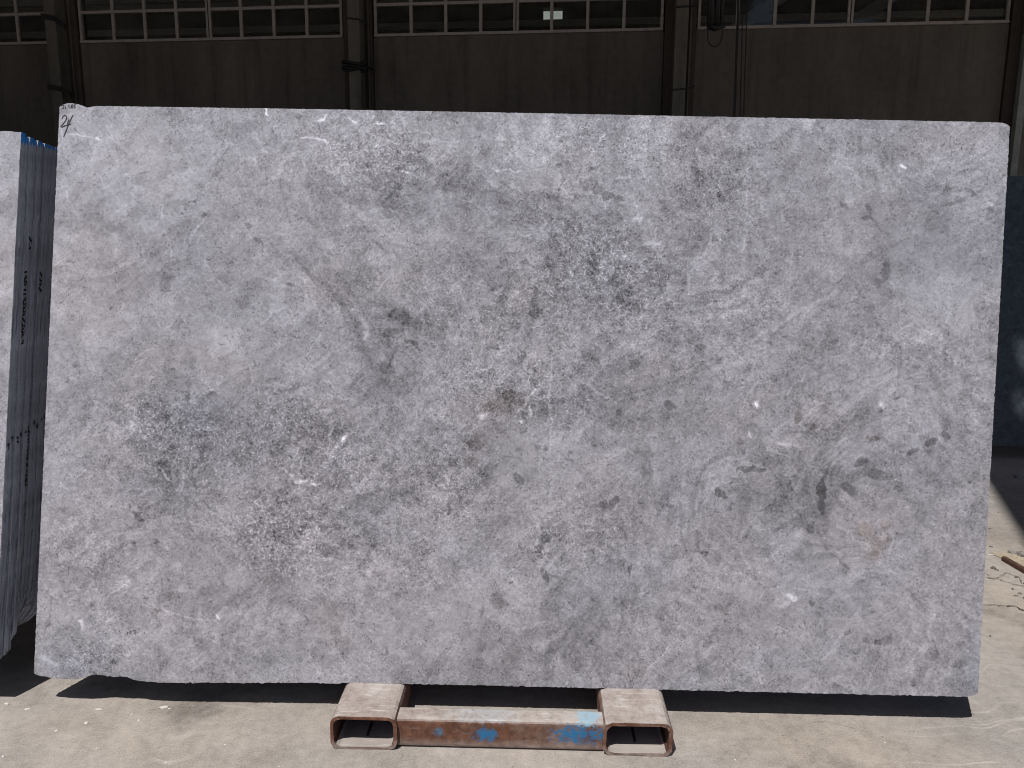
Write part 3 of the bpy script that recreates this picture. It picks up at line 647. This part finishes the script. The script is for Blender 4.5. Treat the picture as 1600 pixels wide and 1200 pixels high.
def interp(pts, x):
    p = np.array(sorted(pts)); return np.interp(x, p[:, 0], p[:, 1])
def slab_mesh(name, nx, ny, bottom, top, left, right, thick, fields=None, offs=(0, 0), end_slot=False):
    """front face is a grid in local x (right), z (up), y = 0; body runs back to y = thick.
       bottom/top: functions of s in 0..1, left/right: functions of t in 0..1 (all in metres)"""
    s = np.linspace(0, 1, nx); t = np.linspace(0, 1, ny); Sg, Tg = np.meshgrid(s, t)
    Z = bottom(Sg)*(1-Tg)+top(Sg)*Tg; U = left(Tg)*(1-Sg)+right(Tg)*Sg
    n = nx*ny
    co = np.zeros((n, 3)); co[:, 0] = U.ravel(); co[:, 2] = Z.ravel()
    per = [i for i in range(nx)] + [j*nx+nx-1 for j in range(1, ny)] + [(ny-1)*nx+i for i in range(nx-2, -1, -1)] + [j*nx for j in range(ny-2, 0, -1)]
    # a small arris: perimeter is set back a little from the face, then runs to the rear
    P = len(per); mid = co[per].copy(); mid[:, 1] = .0015
    cx, cz = co[:, 0].mean(), co[:, 2].mean()
    d = mid[:, [0, 2]]-[cx, cz]; mid[:, 0] += np.sign(d[:, 0])*.0008*(np.abs(d[:, 0]) > .9*np.abs(d[:, 0]).max()); mid[:, 2] += np.sign(d[:, 1])*.0008*(np.abs(d[:, 1]) > .9*np.abs(d[:, 1]).max())
    back = mid.copy(); back[:, 1] = thick
    rs = np.random.RandomState(len(per)); back[:, 0] += rs.normal(0, .0008, P); back[:, 2] += rs.normal(0, .0008, P)
    allv = np.vstack([co, mid, back, [[cx, thick, cz]]])
    i, j = np.meshgrid(np.arange(nx-1), np.arange(ny-1)); a = (j*nx+i).ravel()
    faces = np.stack([a, a+1, a+nx+1, a+nx], 1).tolist()
    nf = len(faces)
    for k in range(P):
        l = (k+1) % P
        faces.append((per[l], per[k], n+k, n+l)); faces.append((n+l, n+k, n+P+k, n+P+l)); faces.append((n+P+l, n+P+k, n+2*P))
    me = bpy.data.meshes.new(name); me.from_pydata(allv.tolist(), [], faces); me.update()
    if fields:
        X, Y = S_inv(co[:, 0]+offs[0], co[:, 2]+offs[1]); F = fields(X, Y)
        F = {k: np.concatenate([v, v[per], v[per], [0]]) for k, v in F.items()}
        set_attrs(me, F, len(allv))
    return me, nf, P, per, nx, ny
def leaning(o, loc, rz, lean):
    o.matrix_world = Matrix.Translation(loc) @ Matrix.Rotation(rz, 4, 'Z') @ Matrix.Rotation(-lean, 4, 'X')

# outline of the large slab
bot = [(0, .0065), (.006, .0005), (.016, -.004), (.03, -.008), (.044, -.0085), (.052, -.006), (.060, .004), (.068, .0075), (.078, .005), (.088, .001), (.094, .004), (.102, .002), (.110, -.006), (.120, -.011), (.14, -.013),
       (.17, -.011), (.21, -.0085), (.3, -.003), (.327, -.0045), (.335, -.001), (.36, -.0005), (.5, .0005), (.8, -.001), (.985, -.0015), (.994, .002), (.998, .008), (1, .016)]
topc = [(0, -.010), (.003, -.003), (.010, .0025), (.018, .0), (.024, -.004), (.030, -.0105), (.034, -.008), (.04, -.005), (.07, -.0045), (.3, -.001), (.6, 0), (.985, 0), (.9925, -.0015), (.996, -.004), (.9985, -.008), (1, -.013)]
rsn = np.random.RandomState(9); wob = rsn.normal(0, 1, 400)
def wobble(s, k, amp): return amp*np.interp(s, np.linspace(0, 1, 400), np.roll(wob, k*37))
me, *_ = slab_mesh('marble_slab', 1080, 650,
    lambda s: interp(bot, s)+wobble(s, 1, .0009), lambda s: 1.7275+(1.6775-1.7275)*s+interp(topc, s)+wobble(s, 2, .0004),
    lambda t: -1.4255+(-1.3672+1.4255)*t+wobble(t, 3, .0005), lambda t: 1.3815+(1.4540-1.3815)*t+wobble(t, 4, .0006), .02, stone_fields)
slab = tag(link('marble_slab', me, M['stone']), 'large grey veined marble slab leaning upright on the steel stand', 'slab')
leaning(slab, Vector((-.0128, 2.091, .1135)), SYAW, LEAN)
slab.location.z = .1
slab_z = .0
# handwriting in black marker on the slab
def strokes(name, LL, wd, parent, mp, y=-.0007):
    bm = bmesh.new()
    for pts in LL:
        P = [Vector((mp(*p)[0], y, mp(*p)[1])) for p in pts]; Lf, Rt = [], []
        for k, p in enumerate(P):
            d = (P[min(k+1, len(P)-1)]-P[max(k-1, 0)]).normalized(); nn = Vector((-d.z, 0, d.x))
            ww = wd*(.75+.5*random.random())/2
            Lf.append(bm.verts.new(p+nn*ww)); Rt.append(bm.verts.new(p-nn*ww))
        for k in range(len(P)-1): bm.faces.new((Lf[k], Rt[k], Rt[k+1], Lf[k+1]))
    return link(name, bm_mesh(name, bm), M['ink'], parent)
z4 = lambda L: [[(60+x/4, 150+y/4) for x, y in s] for s in L]
strokes('handwriting', z4([[(143,62),(152,56),(160,61),(157,70),(146,80),(162,78)], [(166,66),(173,71),(166,77)], [(186,64),(192,57),(193,74)], [(199,75),(200,78)],
     [(214,53),(206,62),(205,72),(213,75),(217,68),(208,66)], [(234,54),(223,56),(222,63),(231,66),(230,73),(221,75)]]), .0022, slab, S)
strokes('handwriting', z4([[(147,145),(152,130),(164,121),(176,126),(178,138),(170,155),(154,176),(138,192),(146,195),(166,186),(190,182)], [(192,146),(184,166),(180,184),(196,180),(206,172)],
     [(217,118),(200,152),(184,192),(168,232),(158,256)]]), .0027, slab, S)
strokes('pencil_mark', [[(180,986),(180,988)], [(187,985),(188,989)], [(200,987),(199,991)], [(204,986),(203,990)], [(208,986),(211,985),(213,987),(210,990)], [(226,988),(225,991)]], .0018, slab, S)

# ------------------------------------------------------------------ stack of slabs at the left
stand2 = make_stand((-2.95, 2.165, 0), SYAW, 'rusty steel stand carrying the blue-marked stack of slabs', 'rusty steel slab stands')
SX = -2.95; ca, sa = math.cos(LEAN), math.sin(LEAN)
ordn = ['front', 'second', 'third', 'fourth', 'fifth', 'sixth', 'seventh', 'eighth', 'ninth', 'tenth', 'eleventh', 'rearmost']
chipz = [0, .012, .016, .02, .04, .06, .085, .10, .09, .08, .07, .06]; gapx = [0, -.002, .003, -.001, .004, -.003, .002, .001, .003, .0, .004, .002]
for k in range(12):
    def rightf(t, k=k):
        base = 1.395+.062*t+gapx[k]
        c = np.interp(t*1.66, [0, chipz[k]*.5, chipz[k]+.001, chipz[k]+.3], [-.045 if k else -.006, -.02 if k else -.002, -.004 if k else 0, 0])
        return base+c+wobble(t, 7+k, (.0006+.0022*np.clip(.35-t, 0, .35)) if k > 2 else .0005)
    nx, ny = (160, 110) if k == 0 else (24, 70)
    me, nf, P, per, nx, ny = slab_mesh('stacked_slab', nx, ny, lambda s, k=k: interp([(0, 0), (.9, 0), (.965, .0), (1, chipz[k])], s)+wobble(s, 3+k, .0008)+.001,
        lambda s, k=k: 1.6525-.01*s+interp([(0, 0), (.99, 0), (.997, -.003), (1, -.009 if k else -.003)], s)+wobble(s, 5+k, .0007)-.002*k, lambda t: -1.40+.05*t, rightf, .0178,
        (lambda X, Y: {kk: v*(.6 if kk in ('dark', 'lite') else 1) + (.015 if kk == 'tone' else 0) for kk, v in stone_fields(1640-X, Y+40).items()}), offs=(-.02, .05))
    o = link('stacked_slab', me, M['stone']); me.materials.append(M['slab_end'])
    idx = np.zeros(len(me.polygons), np.int32)
    # the right-hand end is sawn and painted
    for q in range(P):
        if nx-1 <= q <= nx+ny-3: idx[nf+3*q+1] = 1; idx[nf+3*q] = 1
        if nx+ny-2 <= q <= nx+ny+1 and k: idx[nf+3*q+1] = 1
    me.polygons.foreach_set('material_index', idx)
    d = k*.0193
    tag(o, f'{ordn[k]} slab of the blue-topped leaning stack, counted from its lit face' if k else 'light grey front slab of the leaning stack with blue-topped edges', 'slab', 'slabs leaning in the blue-topped stack')
    leaning(o, Vector((SX, 2.165, .1)) + Matrix.Rotation(SYAW, 3, 'Z') @ Vector((0, d*ca, -d*sa + d*math.tan(LEAN)*ca + d*sa*0)), SYAW, LEAN)
    o.location.z = .1 + .0
    # black marker numbers down the sawn end
    if k in (2, 3, 5, 6):
        bm = bmesh.new(); v0, v1 = {2: (1.02, 1.22), 3: (1.30, 1.33), 5: (.55, .72), 6: (1.16, 1.22)}[k]
        z = v1
        while z > v0:
            shape = random.choice([[(0, 0), (.3, .5), (1, .2), (.8, .9), (.1, .8)], [(0, .1), (1, 0), (.5, .5), (1, .9), (0, 1)], [(.9, 0), (.1, .5), (.9, .6), (.5, 1)], [(0, .2), (1, .8)]])
            h = random.uniform(.016, .026); pr = None
            for a, b in shape:
                y = .003+a*.012; zz = z-b*h; x = float(rightf(np.array([zz/1.65]))[0])+.0022
                cur = (bm.verts.new((x, y-.0022, zz-.0034)), bm.verts.new((x, y+.0022, zz+.0034)))
                if pr: bm.faces.new((pr[0], cur[0], cur[1], pr[1]))
                pr = cur
            z -= h*1.05
        link('marker_number', bm_mesh('marker_number', bm), M['ink'], o)
    bm = bmesh.new(); z = .70+.006*k+random.uniform(-.012, .012); pr = None
    for a, b in random.choice([((.1, 0), (.8, .3), (.3, .7), (.9, 1)), ((.8, 0), (.2, .5), (.7, .6), (.2, 1)), ((.1, .1), (.9, 0), (.5, 1)), ((.2, .9), (.5, 0), (.9, .8))]):
        y = .003+a*.012; zz = z-b*.018; x = float(rightf(np.array([zz/1.65]))[0])+.0022
        cur = (bm.verts.new((x, y-.002, zz-.003)), bm.verts.new((x, y+.002, zz+.003)))
        if pr: bm.faces.new((pr[0], cur[0], cur[1], pr[1]))
        pr = cur
    link('marker_number', bm_mesh('marker_number', bm), M['ink'], o)

# ------------------------------------------------------------------ dark slabs under the roof at the right
DX, DY, DYAW, DL = 4.62, 4.90, R(-4), R(9)
stand3 = make_stand((DX, DY, 0), DYAW, 'rusty steel stand in the roof shade carrying the dark blue-grey slabs', 'rusty steel slab stands')
for k in range(2):
    me, *_ = slab_mesh('dark_slab', 60, 40, lambda s: wobble(s, 11+k, .001)+.002, lambda s: 1.80+wobble(s, 12+k, .001)-.004*k, lambda t: -1.62+.01*t+.01*k, lambda t: 1.36+0*t, .02)
    o = tag(link('dark_slab', me, M['dark_slab']), ('dark blue-grey slab standing in shade with sun patches on its face', 'dark slab standing directly behind the sun-patched dark one')[k], 'slab', 'dark slabs in the roof shade')
    leaning(o, Vector((DX, DY, .1)) + Matrix.Rotation(DYAW, 3, 'Z') @ Vector((0, k*.021/math.cos(DL), 0)), DYAW, DL); o.location.z = .1
# grey-green post beyond the slab
pp = tag(link('steel_post', bm_mesh('steel_post', box_bm(-.035, .035, -.04, .04, -.05, 3.6, .006)), M['post_green']), 'grey-green steel post standing in shade behind the dark slabs', 'post')
pp.location = (5.30, 8.44, 0); pp.rotation_euler = (0, 0, WY)

# ------------------------------------------------------------------ chips and debris
def chip_me(name, sx, sy, sz, seed):
    r = random.Random(seed); bm = bmesh.new(); bmesh.ops.create_icosphere(bm, subdivisions=1, radius=1)
    for v in bm.verts:
        k = r.uniform(.65, 1.25); v.co = Vector((v.co.x*sx*k, v.co.y*sy*k, max(v.co.z*sz*k, -sz*.35)+sz*.35))
    return bm_mesh(name, bm)
CH = [(-1.537,2.138,.009,.006),(-1.457,2.112,.010,.006),(-1.243,2.112,.012,.006),(-1.052,2.125,.015,.008),(-1.03,2.118,.006,.004),(-1.242,2.045,.006,.005),(-1.094,2.06,.005,.005),(-1.308,2.008,.007,.005),(-1.387,1.893,.006,.004),(-.93,1.872,.006,.004),
      (-.80,1.95,.004,.003),(-1.15,1.93,.003,.003),(.62,1.90,.004,.003),(1.22,1.86,.006,.004),(1.07,1.98,.003,.003),(.83,1.80,.004,.003),(-.62,1.86,.003,.003),(-1.13,2.09,.004,.003),(2.02,3.45,.007,.006),(2.11,3.62,.008,.004),(2.30,3.9,.009,.005),(1.95,3.02,.007,.005),(2.22,3.36,.014,.006)]
for i, (x, y, a, b) in enumerate(CH):
    o = link('stone_chip', chip_me('stone_chip', a, b, min(a, b)*.55, i), M['chip']); o.location = (x, y, 0); o.rotation_euler = (0, 0, random.uniform(-.6, .6))
    tag(o, 'tiny white stone chip lying on the dusty concrete', 'chip', 'white stone chips scattered on the concrete')
CR = [(2.137,3.211,.016,.011),(2.14,3.19,.010,.007),(2.179,3.117,.014,.007),(2.17,3.05,.012,.006),(2.085,2.996,.008,.007),(2.089,2.954,.010,.007),(2.10,2.92,.012,.006),(2.08,2.915,.009,.006),(2.06,2.935,.014,.005),(1.96,3.0,.010,.004),(1.92,3.05,.009,.005),(2.21,3.47,.014,.006),(2.23,3.50,.009,.005),
      (2.02,3.28,.006,.004),(2.42,3.7,.012,.005),(2.28,3.46,.010,.006),(2.9,4.55,.010,.007),(2.55,4.1,.007,.004),(1.75,2.6,.006,.004),(2.62,3.95,.006,.004),(2.72,4.3,.012,.005),(2.06,3.10,.018,.005),(1.99,3.16,.012,.004)]
for i, (x, y, a, b) in enumerate(CR):
    o = link('stone_crumb', chip_me('stone_crumb', a, b, min(a, b)*.7, 100+i), M['crumb']); o.location = (x, y, 0); o.rotation_euler = (0, 0, random.uniform(-1, 1))
    tag(o, 'small dark crumb of stone on the sunlit floor near the rusty rod', 'crumb', 'dark crumbs around the rusty rod')
for i, (x, y, s) in enumerate(((2.365,3.34,.045),(2.41,3.30,.06),(2.33,3.38,.022))):
    o = link('rubble_lump', chip_me('rubble_lump', s, s*.8, s*.6, 300+i), M['rubble']); o.location = (x, y, .0)
    tag(o, ('rough grey rubble lump lying behind the rusty rod', 'largest rough grey rubble lump behind the rusty rod', 'smallest rubble lump behind the rusty rod')[i], 'rubble')
o = tag(link('rubble_lump', chip_me('rubble_lump', .03, .025, .02, 399), M['rubble']), 'lone pale lump lying in the roof shade before the dark slab', 'rubble'); o.location = (3.139, 4.593, 0)
rod = link('rusty_rod', bm_mesh('rusty_rod', box_bm(-.011, .011, -.44, 0, 0, .02, .004)), M['rod'])
rod.location = (2.237, 3.30, .001); rod.rotation_euler = (0, 0, R(3)); tag(rod, 'rusty flat steel rod lying on the concrete by the rubble', 'rod')
# sawdust under the rubble
vs = [(0, 0, .004)]; 
for k in range(28):
    a = 2*math.pi*k/28; r = 1+.25*math.sin(3*a+1)+.12*random.random(); vs.append((.13*r*math.cos(a), .085*r*math.sin(a), .0012))
o = tag(link('sawdust_patch', mesh('sawdust_patch', vs, [(0, k+1, (k+1) % 28+1) for k in range(28)]), M['dustpatch']), 'yellowish dust heap under the rubble beside the rusty rod', 'dust', kind='stuff'); o.location = (2.36, 3.31, .002)
# cracks in the concrete
def crack(pts, wd):
    bm = bmesh.new(); pr = None; fine = []
    for (x0, y0), (x1, y1) in zip(pts, pts[1:]):
        for k in range(8): t = k/8; fine.append((x0+(x1-x0)*t+random.gauss(0, .0025), y0+(y1-y0)*t+random.gauss(0, .004)))
    for k, (x, y) in enumerate(fine):
        d = Vector((fine[min(k+1, len(fine)-1)][0]-fine[max(k-1, 0)][0], fine[min(k+1, len(fine)-1)][1]-fine[max(k-1, 0)][1], 0)).normalized(); ww = wd*random.uniform(.2, 1)
        cur = (bm.verts.new((x-d.y*ww, y+d.x*ww, .004)), bm.verts.new((x+d.y*ww, y-d.x*ww, .004)))
        if pr: bm.faces.new((pr[0], pr[1], cur[1], cur[0]))
        pr = cur
    link('crack', bm_mesh('crack', bm), M['crack'], ground)
crack([(1.70, 2.86), (1.896, 2.848), (1.991, 2.838), (2.03, 2.74), (2.2, 2.6)], .004)
crack([(2.03, 3.22), (2.08, 3.10), (2.12, 3.04), (2.2, 3.0)], .0025)
crack([(2.08, 3.10), (2.16, 3.16), (2.19, 3.11), (2.15, 3.04)], .0018)
SC.render.engine = 'CYCLES'
SC.cycles.filter_width = 1.0
